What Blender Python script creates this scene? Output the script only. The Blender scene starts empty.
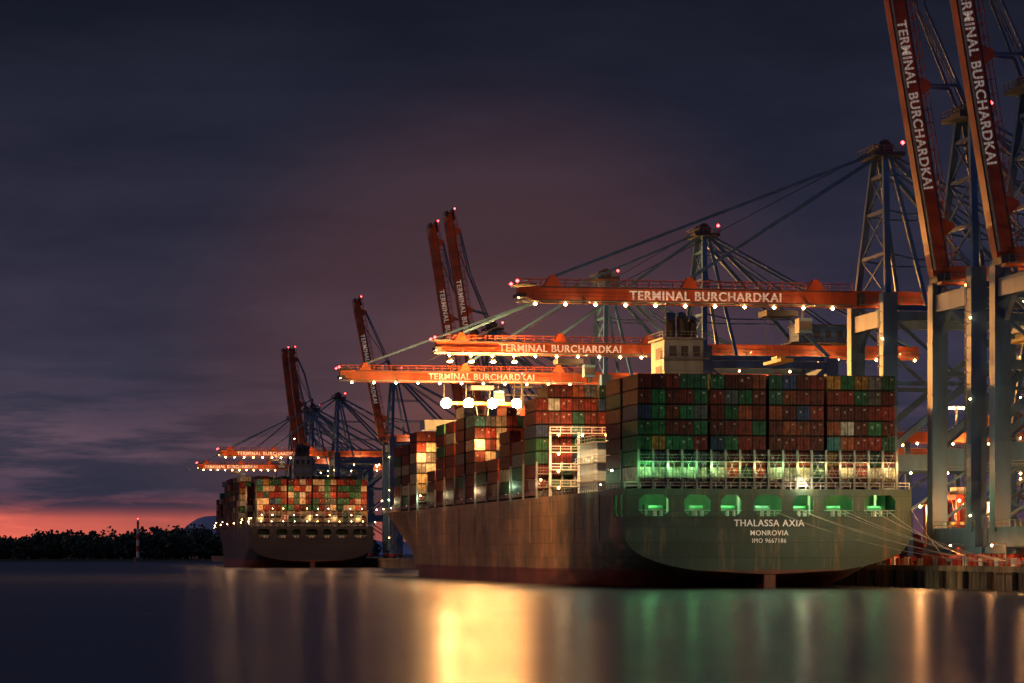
import bpy, math, random
from mathutils import Vector, Matrix
R=random.Random(7)
TH=math.radians(10.2); C,S=math.cos(TH),math.sin(TH)
OX,OY=18.8,485.0
def W(u,v,z=0.0): return Vector((OX+C*v-S*u, OY+S*v+C*u, z))
scene=bpy.context.scene
col=scene.collection
# ---------------------------------------------------------------- materials
def newmat(n):
    m=bpy.data.materials.new(n); m.use_nodes=True
    nt=m.node_tree; nt.nodes.clear()
    return m,nt,nt.nodes,nt.links
def N(nt,t,**k):
    n=nt.nodes.new(t)
    for a,b in k.items(): setattr(n,a,b)
    return n
def paint(name,c,rough=0.5,var=0.35,scale=0.6,streak=True,metal=0.0,c2=None,em=0):
    m,nt,ns,L=newmat(name)
    out=N(nt,'ShaderNodeOutputMaterial'); b=N(nt,'ShaderNodeBsdfPrincipled')
    L.new(b.outputs[0],out.inputs[0])
    tc=N(nt,'ShaderNodeTexCoord'); mp=N(nt,'ShaderNodeMapping')
    mp.inputs['Scale'].default_value=(1,1,0.25 if streak else 1)
    L.new(tc.outputs['Object'],mp.inputs[0])
    no=N(nt,'ShaderNodeTexNoise'); no.inputs['Scale'].default_value=scale; no.inputs['Detail'].default_value=6
    L.new(mp.outputs[0],no.inputs['Vector'])
    r=N(nt,'ShaderNodeValToRGB'); r.color_ramp.elements[0].position=0.35; r.color_ramp.elements[1].position=0.7
    d=c2 or tuple(x*(1-var) for x in c)
    r.color_ramp.elements[0].color=(*d,1); r.color_ramp.elements[1].color=(*c,1)
    L.new(no.outputs['Fac'],r.inputs[0]); L.new(r.outputs[0],b.inputs['Base Color'])
    b.inputs['Roughness'].default_value=rough; b.inputs['Metallic'].default_value=metal
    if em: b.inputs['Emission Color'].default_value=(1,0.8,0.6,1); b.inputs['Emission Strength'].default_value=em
    return m
def emis(name,c,s):
    m,nt,ns,L=newmat(name)
    out=N(nt,'ShaderNodeOutputMaterial'); e=N(nt,'ShaderNodeEmission')
    e.inputs[0].default_value=(*c,1); e.inputs[1].default_value=s
    L.new(e.outputs[0],out.inputs[0]); return m
M={}
M['blue']=paint('crane_blue_paint',(0.05,0.16,0.32),0.45,0.5,0.35,c2=(0.035,0.085,0.15))
M['orange']=paint('crane_red_paint',(0.50,0.09,0.025),0.45,0.5,0.3)
M['dark']=paint('dark_steel',(0.04,0.045,0.055),0.6)
M['steel']=paint('galvanised_steel',(0.16,0.18,0.18),0.5)
M['casing']=paint('casing_paint',(0.20,0.28,0.34),0.5,0.3)
M['white']=paint('white_paint',(0.6,0.6,0.58),0.5,0.25)
M['letter']=paint('glowing_letter_paint',(0.85,0.85,0.82),0.6,0.05,em=0.14)  # slight emission stands in for floodlight on the white letters
M['letters2']=paint('glowing_ship_letter_paint',(0.85,0.85,0.82),0.6,0.05,em=0.10)  # white letters with a weak glow in place of lamp light
M['deck']=paint('deck_paint',(0.12,0.05,0.035),0.7)
M['green']=paint('deck_green',(0.08,0.2,0.12),0.6)
M['black']=paint('funnel_black',(0.02,0.02,0.02),0.5)
M['rope']=paint('mooring_rope',(0.45,0.42,0.36),0.8)
M['red']=paint('carrier_red',(0.5,0.05,0.03),0.5)
M['yellow']=paint('yellow_paint',(0.6,0.38,0.05),0.5)
M['rubber']=paint('rubber',(0.02,0.02,0.02),0.9)
M['conc']=paint('quay_concrete',(0.20,0.16,0.12),0.85,0.75,0.5)
M['asph']=paint('quay_asphalt',(0.06,0.055,0.05),0.8,0.4,0.1,False)
M['hill']=paint('distant_hill_haze',(0.30,0.32,0.42),0.95,0.3,0.004,False)  # pale blue aerial haze put into the hill colour
M['lampw']=emis('lamp_warm',(1.0,0.46,0.14),60)
M['lampc']=emis('lamp_white',(1.0,0.80,0.5),30)
M['lampg']=emis('lamp_greenish',(0.55,1.0,0.6),30)
M['lampr']=emis('lamp_red',(1.0,0.03,0.03),25)
M['flood']=emis('floodlight_glass',(1.0,0.62,0.28),160)
M['win']=emis('lit_window',(1.0,0.7,0.35),0.9)
def contmat():
    m,nt,ns,L=newmat('container_paint')
    out=N(nt,'ShaderNodeOutputMaterial'); b=N(nt,'ShaderNodeBsdfPrincipled'); L.new(b.outputs[0],out.inputs[0])
    a=N(nt,'ShaderNodeAttribute',attribute_name='Col')
    tc=N(nt,'ShaderNodeTexCoord')
    no=N(nt,'ShaderNodeTexNoise'); no.inputs['Scale'].default_value=1.1; no.inputs['Detail'].default_value=5
    L.new(tc.outputs['Object'],no.inputs['Vector'])
    mr=N(nt,'ShaderNodeMapRange'); mr.inputs['From Min'].default_value=0.3; mr.inputs['From Max'].default_value=0.7
    mr.inputs['To Min'].default_value=0.3; mr.inputs['To Max'].default_value=1.1
    L.new(no.outputs['Fac'],mr.inputs[0])
    mx=N(nt,'ShaderNodeVectorMath',operation='SCALE'); L.new(a.outputs['Color'],mx.inputs[0]); L.new(mr.outputs[0],mx.inputs['Scale'])
    L.new(mx.outputs[0],b.inputs['Base Color']); b.inputs['Roughness'].default_value=0.65; b.inputs['Specular IOR Level'].default_value=0.2
    wv=N(nt,'ShaderNodeTexWave'); wv.bands_direction='Y'; wv.inputs['Scale'].default_value=0.6
    L.new(tc.outputs['Object'],wv.inputs['Vector'])
    bp=N(nt,'ShaderNodeBump'); bp.inputs['Strength'].default_value=0.9; bp.inputs['Distance'].default_value=0.15
    L.new(wv.outputs['Fac'],bp.inputs['Height']); L.new(bp.outputs[0],b.inputs['Normal'])
    return m
M['cont']=contmat()
def hullmat(name,main,rust):
    m,nt,ns,L=newmat(name)
    out=N(nt,'ShaderNodeOutputMaterial'); b=N(nt,'ShaderNodeBsdfPrincipled'); L.new(b.outputs[0],out.inputs[0])
    tc=N(nt,'ShaderNodeTexCoord'); sp=N(nt,'ShaderNodeSeparateXYZ'); L.new(tc.outputs['Object'],sp.inputs[0])
    mp=N(nt,'ShaderNodeMapping'); mp.inputs['Scale'].default_value=(0.5,0.16,0.07); L.new(tc.outputs['Object'],mp.inputs[0])
    n1=N(nt,'ShaderNodeTexNoise'); n1.inputs['Scale'].default_value=1.0; n1.inputs['Detail'].default_value=11; n1.inputs['Roughness'].default_value=0.8
    L.new(mp.outputs[0],n1.inputs['Vector'])
    sy=N(nt,'ShaderNodeMapRange'); sy.inputs['From Min'].default_value=0; sy.inputs['From Max'].default_value=70
    sy.inputs['To Min'].default_value=-0.14; sy.inputs['To Max'].default_value=0.06
    L.new(sp.outputs['Y'],sy.inputs[0])
    ad0=N(nt,'ShaderNodeMath',operation='ADD'); L.new(n1.outputs['Fac'],ad0.inputs[0]); L.new(sy.outputs[0],ad0.inputs[1])
    r=N(nt,'ShaderNodeValToRGB'); r.color_ramp.elements[0].position=0.38; r.color_ramp.elements[1].position=0.68
    r.color_ramp.elements[0].color=(*main,1); r.color_ramp.elements[1].color=(*rust,1)
    L.new(ad0.outputs[0],r.inputs[0])
    n2=N(nt,'ShaderNodeTexNoise'); n2.inputs['Scale'].default_value=0.15; n2.inputs['Detail'].default_value=4
    L.new(tc.outputs['Object'],n2.inputs['Vector'])
    ma=N(nt,'ShaderNodeMath',operation='MULTIPLY_ADD'); ma.inputs[1].default_value=0.5; L.new(n2.outputs['Fac'],ma.inputs[0]); L.new(sp.outputs['Z'],ma.inputs[2])
    gt=N(nt,'ShaderNodeMath',operation='LESS_THAN'); gt.inputs[1].default_value=3.4; L.new(ma.outputs[0],gt.inputs[0])
    boot=N(nt,'ShaderNodeValToRGB'); boot.color_ramp.elements[0].color=(0.05,0.018,0.012,1); boot.color_ramp.elements[1].color=(0.20,0.055,0.035,1)
    boot.color_ramp.elements[0].position=0.3;boot.color_ramp.elements[1].position=0.65
    L.new(n1.outputs['Fac'],boot.inputs[0])
    mx=N(nt,'ShaderNodeMix',data_type='RGBA'); L.new(gt.outputs[0],mx.inputs[0]); L.new(r.outputs[0],mx.inputs[6]); L.new(boot.outputs[0],mx.inputs[7])
    wv=N(nt,'ShaderNodeTexBrick'); wv.inputs['Scale'].default_value=1.0; wv.inputs['Brick Width'].default_value=9; wv.inputs['Row Height'].default_value=2.6
    wv.inputs['Mortar Size'].default_value=0.06
    cb=N(nt,'ShaderNodeCombineXYZ'); ad=N(nt,'ShaderNodeMath',operation='ADD'); L.new(sp.outputs['X'],ad.inputs[0]); L.new(sp.outputs['Y'],ad.inputs[1])
    L.new(ad.outputs[0],cb.inputs[0]); L.new(sp.outputs['Z'],cb.inputs[1]); L.new(cb.outputs[0],wv.inputs['Vector'])
    wv.inputs['Color1'].default_value=(1,1,1,1); wv.inputs['Color2'].default_value=(0.78,0.78,0.78,1); wv.inputs['Mortar'].default_value=(0.5,0.5,0.5,1)
    mu=N(nt,'ShaderNodeMix',data_type='RGBA',blend_type='MULTIPLY'); mu.inputs[0].default_value=1
    L.new(mx.outputs[2],mu.inputs[6]); L.new(wv.outputs['Color'],mu.inputs[7])
    # broad weathering
    n3=N(nt,'ShaderNodeTexNoise'); n3.inputs['Scale'].default_value=0.05; n3.inputs['Detail'].default_value=3; L.new(tc.outputs['Object'],n3.inputs['Vector'])
    r3=N(nt,'ShaderNodeMapRange'); r3.inputs['From Min'].default_value=0.35; r3.inputs['From Max'].default_value=0.65; r3.inputs['To Min'].default_value=0.6; r3.inputs['To Max'].default_value=1.2
    L.new(n3.outputs['Fac'],r3.inputs[0])
    sc=N(nt,'ShaderNodeVectorMath',operation='SCALE'); L.new(mu.outputs[2],sc.inputs[0]); L.new(r3.outputs[0],sc.inputs['Scale'])
    L.new(sc.outputs[0],b.inputs['Base Color']); b.inputs['Roughness'].default_value=0.5
    bp=N(nt,'ShaderNodeBump'); bp.inputs['Strength'].default_value=0.3; bp.inputs['Distance'].default_value=0.35
    L.new(n2.outputs['Fac'],bp.inputs['Height']); L.new(bp.outputs[0],b.inputs['Normal'])
    return m
M['hull']=hullmat('hull_paint',(0.035,0.070,0.052),(0.38,0.21,0.09))
M['hull2']=hullmat('hull_paint_dark',(0.02,0.024,0.036),(0.04,0.04,0.045))
# ---------------------------------------------------------------- mesh builder
class MB:
    def __init__(s): s.v=[];s.f=[];s.m=[];s.c=[];s.ml=[]
    def mi(s,k):
        if k not in s.ml: s.ml.append(k)
        return s.ml.index(k)
    def face(s,pts,mat,c=(1,1,1)):
        b=len(s.v); s.v.extend([tuple(p) for p in pts]); s.f.append(tuple(range(b,b+len(pts)))); s.m.append(s.mi(mat)); s.c.append(c)
    def hexa(s,P,mat,c=(1,1,1)):
        b=len(s.v); s.v.extend([tuple(p) for p in P]); k=s.mi(mat)
        for f in ((0,3,2,1),(4,5,6,7),(0,1,5,4),(1,2,6,5),(2,3,7,6),(3,0,4,7)):
            s.f.append(tuple(b+i for i in f)); s.m.append(k); s.c.append(c)
    def box(s,x0,x1,y0,y1,z0,z1,mat,c=(1,1,1)):
        s.hexa([(x0,y0,z0),(x1,y0,z0),(x1,y1,z0),(x0,y1,z0),(x0,y0,z1),(x1,y0,z1),(x1,y1,z1),(x0,y1,z1)],mat,c)
    def beam(s,p,q,w,h,mat):
        p=Vector(p);q=Vector(q);d=(q-p)
        if d.length<1e-6:return
        d.normalize(); up=Vector((0,0,1)) if abs(d.z)<0.95 else Vector((1,0,0))
        a=d.cross(up).normalized()*w/2; b=a.cross(d).normalized()*h/2
        s.hexa([p-a-b,p+a-b,p+a+b,p-a+b,q-a-b,q+a-b,q+a+b,q-a+b],mat)
    def cyl(s,p,q,r,mat,n=10,r2=None):
        p=Vector(p);q=Vector(q);d=(q-p).normalized(); up=Vector((0,0,1)) if abs(d.z)<0.95 else Vector((1,0,0))
        a=d.cross(up).normalized(); e=a.cross(d).normalized(); r2=r if r2 is None else r2
        b=len(s.v);k=s.mi(mat)
        for i in range(n):
            t=2*math.pi*i/n; o=a*math.cos(t)+e*math.sin(t)
            s.v.append(tuple(p+o*r)); s.v.append(tuple(q+o*r2))
        for i in range(n):
            j=(i+1)%n; s.f.append((b+2*i,b+2*j,b+2*j+1,b+2*i+1)); s.m.append(k); s.c.append((1,1,1))
        s.f.append(tuple(b+2*i for i in range(n))); s.m.append(k); s.c.append((1,1,1))
        s.f.append(tuple(b+2*i+1 for i in range(n))); s.m.append(k); s.c.append((1,1,1))
    def lamp(s,x,y,z,r,mat):
        P=[(x+r,y,z),(x,y+r,z),(x-r,y,z),(x,y-r,z),(x,y,z+r),(x,y,z-r)]
        for f in ((0,1,4),(1,2,4),(2,3,4),(3,0,4),(1,0,5),(2,1,5),(3,2,5),(0,3,5)):
            s.face([P[i] for i in f],mat)
    def ball(s,c,r,mat,n=16,m=10):
        b=len(s.v);k=s.mi(mat)
        for j in range(m+1):
            ph=math.pi*j/m
            for i in range(n):
                t=2*math.pi*i/n; s.v.append((c[0]+r*math.sin(ph)*math.cos(t),c[1]+r*math.sin(ph)*math.sin(t),c[2]+r*math.cos(ph)))
        for j in range(m):
            for i in range(n):
                i2=(i+1)%n; s.f.append((b+j*n+i,b+(j+1)*n+i,b+(j+1)*n+i2,b+j*n+i2)); s.m.append(k); s.c.append((1,1,1))
    def rail(s,p,q,h=1.1,step=2.5,mat='steel',w=0.1):
        p=Vector(p);q=Vector(q);n=max(1,int((q-p).length/step)); Z=Vector((0,0,h))
        s.beam(p+Z,q+Z,w,w,mat); s.beam(p+Z*.5,q+Z*.5,w*.7,w*.7,mat)
        for i in range(n+1):
            a=p.lerp(q,i/n); s.beam(a,a+Z,w,w,mat)
    def build(s,name,parent=None,smooth=False):
        me=bpy.data.meshes.new(name); me.from_pydata(s.v,[],s.f)
        for k in s.ml: me.materials.append(M[k])
        me.polygons.foreach_set('material_index',s.m)
        at=me.attributes.new('Col','FLOAT_COLOR','FACE')
        fl=[]
        for c in s.c: fl.extend((c[0],c[1],c[2],1.0))
        at.data.foreach_set('color',fl)
        if smooth: me.polygons.foreach_set('use_smooth',[True]*len(s.f))
        me.update()
        o=bpy.data.objects.new(name,me); col.objects.link(o)
        if parent: o.parent=parent
        return o
def empty(name,loc,rot=TH):
    e=bpy.data.objects.new(name,None); e.location=loc; e.rotation_euler=(0,0,rot); e.empty_display_size=1; col.objects.link(e); return e
def light(kind,name,loc,power,color,parent=None,radius=0.4,target=None,angle=90,blend=0.6):
    l=bpy.data.lights.new(name,kind); l.energy=power; l.color=color; l.shadow_soft_size=radius
    o=bpy.data.objects.new(name,l); o.location=loc; col.objects.link(o)
    if kind=='SPOT': l.spot_size=math.radians(angle); l.spot_blend=blend
    if target is not None:
        o.rotation_euler=(Vector(target)-Vector(loc)).to_track_quat('-Z','Y').to_euler()
    if parent: o.parent=parent
    return o
def text(body,name,loc,width,parent,mat='letter',bold=0.012,thick=0.05,tall=1.05):
    for i,dx in enumerate((-thick,thick)):
        cu=bpy.data.curves.new(name,'FONT'); cu.body=body; cu.align_x='CENTER'; cu.align_y='CENTER'
        cu.size=1; cu.extrude=0.0; cu.offset=bold; cu.space_character=1.12
        o=bpy.data.objects.new(name if i==1 else name+'_stroke',cu); col.objects.link(o); cu.materials.append(M[mat])
        bpy.context.view_layer.update()
        s=width/max(o.dimensions.x,0.01); o.scale=(s,s*tall,s)
        o.location=(loc[0]+dx,loc[1]-0.012*i,loc[2]); o.rotation_euler=(math.pi/2,0,0); o.parent=parent
def interp(x,pts):
    if x<=pts[0][0]: return pts[0][1]
    for (a,b),(c,d) in zip(pts,pts[1:]):
        if x<=c:
            t=(x-a)/(c-a); return b+(d-b)*t
    return pts[-1][1]
# ---------------------------------------------------------------- containers
PAL=[((0.17,0.018,0.012),32),((0.10,0.015,0.012),28),((0.22,0.05,0.018),9),((0.02,0.12,0.05),12),((0.015,0.07,0.045),10),
     ((0.36,0.35,0.31),6),((0.02,0.04,0.11),4),((0.09,0.09,0.10),6),((0.30,0.15,0.03),3),((0.04,0.16,0.17),3)]
PT=sum(w for _,w in PAL)
def pick(rr,bright=0):
    t=rr.random()*PT
    for c,w in PAL:
        t-=w
        if t<0: break
    k=0.5+0.6*rr.random()
    if bright and rr.random()<bright: c=(0.42,0.34,0.22)
    return tuple(x*k for x in c)
def container(mb,x,y,z,L,c,detail,rr):
    w=2.3;h=2.44
    mb.box(x,x+w,y,y+L,z,z+h,'cont',c)
    if detail:
        dk=tuple(v*0.2 for v in c); lt=tuple(min(1,v*1.6+0.012) for v in c)
        yy=y-0.05
        mb.box(x+w/2-0.05,x+w/2+0.05,yy,y-0.003,z+0.12,z+h-0.12,'cont',dk)
        for q in (0.35,0.85,1.45,1.95):
            mb.box(x+q,x+q+0.07,yy-0.03,y-0.004,z+0.08,z+h-0.08,'cont',lt)
        mb.box(x,x+w,yy,y-0.003,z,z+0.14,'cont',dk); mb.box(x,x+w,yy,y-0.003,z+h-0.12,z+h,'cont',dk)
        if rr.random()<0.6:
            mb.box(x+1.55,x+1.85,yy-0.01,y-0.006,z+1.75,z+2.0,'cont',(0.35,0.35,0.33))
        if rr.random()<0.4:
            mb.box(x+0.5,x+0.75,yy-0.01,y-0.006,z+1.2,z+1.6,'cont',(0.3,0.3,0.28))
# ---------------------------------------------------------------- ship
def zk(y): return interp(y,[(0,2.4),(8,1.7),(22,-1.2),(50,-6),(90,-12),(400,-12)])
def Hh(y): return interp(y,[(0,7),(30,9.5),(400,9.5)])
WL=[(0,25),(200,25),(240,23.5),(266,20.5),(285,17.6),(300,14.8),(320,10),(340,4.5),(352,0.4),(400,0.3)]
DK=[(0,25),(285,25),(300,24.2),(315,22),(330,18),(345,11.5),(355,6.5),(362,2.5),(366,0.4)]
def hb(y,z):
    t=min(1,max(0,(z-zk(y))/Hh(y))); p=2.3
    a=25*(1-(1-t)**p)**(1/p)
    if y>150:
        f=min(1,max(0,z/16.5))**1.3; a=interp(y,WL)+(interp(y,DK)-interp(y,WL))*f
    return max(a,0.02)
def zdk(y): return interp(y,[(0,16.8),(318,16.8),(334,19.5),(366,21)])
def build_ship(u0,seed,hm,bays,label=False,near=True):
    rr=random.Random(seed)
    P=empty('container_ship',W(u0,0,0))
    ys=[0,1.5,3,5.5,8,10.5,13.5,18,22,28,35,42,50,60,70,80,90,110,130,150,170,190,200,210,220,230,240,250,258,266,275,285,293,300,308,315,322,330,337,345,350,355,359,362,364.5,366]
    mb=MB(); grid=[]
    for y in ys:
        zb=max(zk(y),-1.5); n=14
        zs=[zb+(12.2-zb)*(i/n) for i in range(n+1)]+[15.8,zdk(y)]
        grid.append([(hb(y,z),z) for z in zs])
    for side in (-1,1):
        b=len(mb.v); K=len(grid[0]); k=mb.mi(hm)
        for y,row in zip(ys,grid):
            for h,z in row: mb.v.append((25+side*h,y,z))
        for i in range(len(ys)-1):
            for j in range(K-1):
                if j==K-3 and ys[i] in (1.5,5.5,) : continue
                q=(b+i*K+j,b+(i+1)*K+j,b+(i+1)*K+j+1,b+i*K+j+1)
                mb.f.append(q if side<0 else q[::-1]); mb.m.append(k); mb.c.append((1,1,1))
    mb.build('hull_shell',P,True)
    mb=MB()
    r0=grid[0][:-2]
    mb.face([(25-h,0,z) for h,z in r0]+[(25+h,0,z) for h,z in r0[::-1]],hm)
    ops=[(2.5,7.6),(10.2,14.8),(16.6,20.2),(22.3,27.2),(29.2,32.8),(34.6,39.6),(41.6,47.2)]
    xs=[0]+[a for o in ops for a in o]+[50]
    for i in range(0,len(xs),2): mb.box(xs[i],xs[i+1],0,0.3,12.2,15.8,hm)
    mb.box(0,50,0,0.3,15.8,16.8,hm)
    mb.box(-0.12,50.12,-0.14,-0.004,12.0,12.15,hm)
    for a,b_ in ops:
        for (x0,sx) in ((a,1),(b_,-1)):
            for (z0,sz) in ((12.2,1),(15.8,-1)):
                mb.face([(x0,-0.01,z0),(x0+sx*0.9,-0.01,z0),(x0,-0.01,z0+sz*0.9)],hm)
        mb.rail((a,0.2,12.2),(b_,0.2,12.2),1.0,1.2,'white',0.08)
    for y in range(20,285,22): mb.box(-0.09,-0.004,y,y+0.35,8,16.2,hm)
    dk=[]
    for y in ys: dk.append((25-hb(y,16.5)+0.05,y,zdk(y)-0.3))
    for y in ys[::-1]: dk.append((25+hb(y,16.5)-0.05,y,zdk(y)-0.3))
    for i in range(len(ys)-1):
        n=len(ys); mb.face([dk[i],dk[2*n-1-i],dk[2*n-2-i],dk[i+1]],'deck')
    mb.box(0.3,49.7,0.35,13.4,11.9,12.15,'green'); mb.box(0.3,49.7,13.4,13.6,12.2,16.4,'green')
    for x in (6,13,18.5,24.6,31,37,44.3):
        mb.cyl((x-1.2,3.5,13.3),(x+1.2,3.5,13.3),0.75,'green',12); mb.box(x-1.9,x-1.25,2.8,4.3,12.15,14.1,'green'); mb.box(x+1.25,x+1.7,2.8,4.3,12.15,14.1,'green')
        mb.cyl((x-0.5,1.2,12.15),(x-0.5,1.2,13.1),0.3,'white',8); mb.cyl((x+0.6,1.2,12.15),(x+0.6,1.2,13.1),0.3,'white',8)
    for x in (8.9,21.2,33.7,45.5): mb.box(x-0.2,x+0.2,6,6.4,12.15,16.45,'white')
    mb.rail((0.2,0.5,16.8),(49.8,0.5,16.8),1.1,2.5,'white',0.1)
    for y in range(2,300,6): mb.rail((0.15,y,16.8),(0.15,y+6,16.8),1.1,2.0,'steel',0.1)
    mb.hexa([(24.0,-0.4,-1.5),(26.0,-0.4,-1.5),(25.3,8,-1.5),(24.7,8,-1.5),(24.0,-0.4,2.36),(26.0,-0.4,2.36),(25.3,8,1.4),(24.7,8,1.4)],hm)
    mb.build('transom_and_decks',P)
    mb=MB()
    def lash(y,h,x0,x1,lm,pw=True):
        n=int((x1-x0)/2.5)
        for i in range(n+1):
            x=x0+i*2.5; mb.beam((x,y,16.5),(x,y,16.5+h),0.28,0.35,'steel')
            if i<n and i%2==0: mb.beam((x,y,16.6),(x+2.5,y,16.5+h*0.45),0.14,0.14,'steel')
            if i<n and i%2==1: mb.beam((x+2.5,y,16.6),(x,y,16.5+h*0.45),0.14,0.14,'steel')
        k=2.3
        while k<=h+0.1:
            mb.box(x0,x1,y-0.55,y+0.55,16.5+k-0.1,16.5+k+0.05,'steel'); mb.rail((x0,y-0.55,16.55+k),(x1,y-0.55,16.55+k),1.05,2.5,'steel',0.09)
            k+=2.6
    cb=MB()
    for bi,(y0,t,x0,x1,br) in enumerate(bays):
        n=int((x1-x0)/2.5); exp=(bi==0) or (t>bays[bi-1][1]) or (y0-bays[bi-1][0]>20)
        base=18.1
        pit=(x1-x0-1.5)/n
        for i in range(n):
            tt=t
            gx=0.5*((i>=5)+(i>=9)+(i>=13))
            if bi>1:
                q=rr.random(); tt=t-(1 if q<0.25 else 0)-(1 if q<0.08 else 0)
            for k in range(max(tt,1)):
                c=pick(rr,br)
                if k==0 and bi==0 and rr.random()<0.6: c=(0.42,0.38,0.28)  # lamp-lit glow of the lowest tier put into the colour
                if bi==0 and near and i<5 and rr.random()<0.35: c=(0.02,0.12*rr.uniform(.6,1.2),0.05)  # green lamp tint on the port columns put into the container colour
                container(cb,x0+i*pit+gx+0.04,y0+rr.uniform(-0.05,0.05),base+k*2.6,12.1,c,exp,rr)
        mb.box(x0,x1,y0,y0+12.1,17.2,18.02,'deck')
        for i in range(n+1): mb.box(x0+i*2.5-0.1 if i else x0,x0+i*2.5+0.1,y0+0.1,y0+0.5,16.5,17.2,'steel')
    cb.build('container_cargo',P)
    lash(0.25,6.9,2.5,47.5,'lampg')
    for i in range(18):
        x=2.5+i*2.5
        for (a,b_) in (((x+.2,0.85,18.2),(x+2.3,0.9,23.2)),((x+2.3,0.85,18.2),(x+.2,0.9,23.2))): mb.beam(a,b_,0.07,0.07,'steel')
        for (a,b_) in (((x+.2,0.85,23.4),(x+2.3,0.9,28.4)),((x+2.3,0.85,23.4),(x+.2,0.9,28.4))): mb.beam(a,b_,0.05,0.05,'dark')
    if not near:
        for z_ in (18.9,21.5,24.1):
            for i in range(10): 
                if rr.random()<0.8: mb.lamp(4+i*4.6+rr.uniform(-.5,.5),-0.5,z_,0.18,'lampc' if rr.random()<0.5 else 'lampw')
        for i in range(6): mb.lamp(-0.2,15+i*55,18.9,0.25,'lampw')
    for bi,(y0,t,x0,x1,br) in enumerate(bays[1:]):
        lash(y0-0.95,7.2 if t>3 else 4.6,x0,x1,'lampw')
        mb.lamp(0.8,y0-1.0,20.2,0.22,'lampg' if bi%3==0 else 'lampw'); mb.lamp(0.3,y0+6,17.9,0.18,'lampc')
    y=78.2
    for k in range(9):
        mb.beam((2.5+k*5.6,y,16.5),(2.5+k*5.6,y,29.5),0.4,0.4,'white')
    for z in (19,22.2,25.6,29.3):
        mb.box(2.3,47.7,y-0.9,y+0.5,z-0.12,z,'white'); mb.rail((2.3,y-0.9,z),(47.7,y-0.9,z),1.1,2,'white',0.1)
        for k in range(10): mb.lamp(4+k*4.7,y-0.8,z-0.4,0.26,'lampc' if k%2 else 'lampw')
    mb.build('lashing_bridges',P)
    mb=MB()
    mb.box(8,42,60,76,16.5,27,'casing')
    for z in (19.5,23,26.8): mb.box(7.2,42.8,59.2,76.6,z,z+0.2,'steel'); mb.rail((7.2,59.2,z+.2),(42.8,59.2,z+.2)); mb.rail((7.2,59.2,z+.2),(7.2,76.6,z+.2))
    for k in range(10): mb.box(10+k*3.1,10.8+k*3.1,59.95,59.99,21,22,'win')
    mb.box(21.6,29.2,63,74,27,46.6,'casing'); mb.box(21.2,29.6,62.4,74.6,46.6,47.0,'steel')
    mb.rail((21.2,62.4,47),(29.6,62.4,47)); mb.rail((21.2,62.4,47),(21.2,74.6,47))
    for z in (29,32.5,36,39.5,43):
        mb.box(20.6,30.2,61.9,62.95,z-0.12,z,'steel'); mb.rail((20.6,61.9,z),(30.2,61.9,z),1.1,1.6,'steel',0.08)
        mb.box(21.55,21.59,65,70,z,z+2.2,'dark')
    for k in range(3): mb.box(22.6+k*2.3,24+k*2.3,62.95,62.99,43.4,45.4,'dark'); mb.box(22.6+k*2.3,24+k*2.3,62.95,62.99,36.4,38.4,'dark')
    for (x,y,r,h) in ((23.2,65,0.8,50.0),(25.4,65,0.9,50.8),(27.6,65,0.8,50.1),(24.2,69,1.0,51),(27,69.5,1.0,50.5)):
        mb.cyl((x,y,47),(x,y,h),r,'black',12); mb.cyl((x,y,h),(x,y-0.6,h+0.7),r*0.9,'black',12)
    mb.beam((22,63.5,47),(22,63.5,54),0.2,0.2,'steel'); mb.lamp(22,63.5,54.2,0.22,'lampw')
    mb.build('engine_casing_funnel',P)
    mb=MB(); y0,y1=226,236
    mb.box(7,43,y0,y1,16.5,36,'casing')
    z=19.5
    while z<36: mb.box(6.3,43.7,y0-0.8,y1+0.5,z,z+0.15,'casing'); mb.rail((6.3,y0-.8,z+.15),(43.7,y0-.8,z+.15),1.0,3); z+=2.9
    z=20.5
    while z<36:
        for k in range(14):
            mb.box(9+k*2.4,9.8+k*2.4,y0-0.05,y0-0.003,z,z+0.9,'win' if rr.random()<0.5 else 'dark')
        z+=2.9
    mb.box(0.2,49.8,y0+2,y1,36.2,38.6,'casing'); mb.box(10,40,y0+1.9,y0+1.99,37.0,38.0,'dark')
    mb.beam((25,y0+5,38.6),(25,y0+5,50),0.5,0.5,'steel'); mb.beam((21,y0+5,45),(29,y0+5,45),0.3,0.3,'steel'); mb.beam((22.5,y0+4.6,47),(27.5,y0+4.6,47),0.3,0.4,'steel')
    mb.lamp(25,y0+5,50.3,0.35,'lampr')
    for x in (8,20,30,42): mb.lamp(x,y0-0.9,35.6,0.3,'lampw')
    mb.beam((25,348,20),(25,348,32),0.6,0.6,'steel'); mb.lamp(25,348,32.3,0.35,'lampw')
    for k in range(8): mb.rail((25-hb(322+k*5,16.5),322+k*5,zdk(322+k*5)),(25-hb(327+k*5,16.5) if k<7 else 24,327+k*5,zdk(327+k*5)),1.1)
    mb.build('bridge_house',P)
    for i,(a,b_) in enumerate(ops):
        if near: light('POINT','mooring_deck_lamp',((a+b_)/2,2.6,15.5),700,(0.30,1.0,0.32) if i!=3 else (0.5,1,0.5),P,0.2)
    for i in range(12 if near else 5):
        x=4+i*(3.8 if near else 10)
        g=(0.35,1.0,0.35) if i<3 else ((1.0,0.85,0.30) if i%3 else (0.6,1.0,0.4))
        if i>=9: g=(1.0,0.7,0.3)
        if not near: g=(1.0,0.55,0.22)
        light('POINT','lashing_bridge_lamp',(x,-0.7,20.6),460 if near else 500,g,P,0.2)
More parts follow.
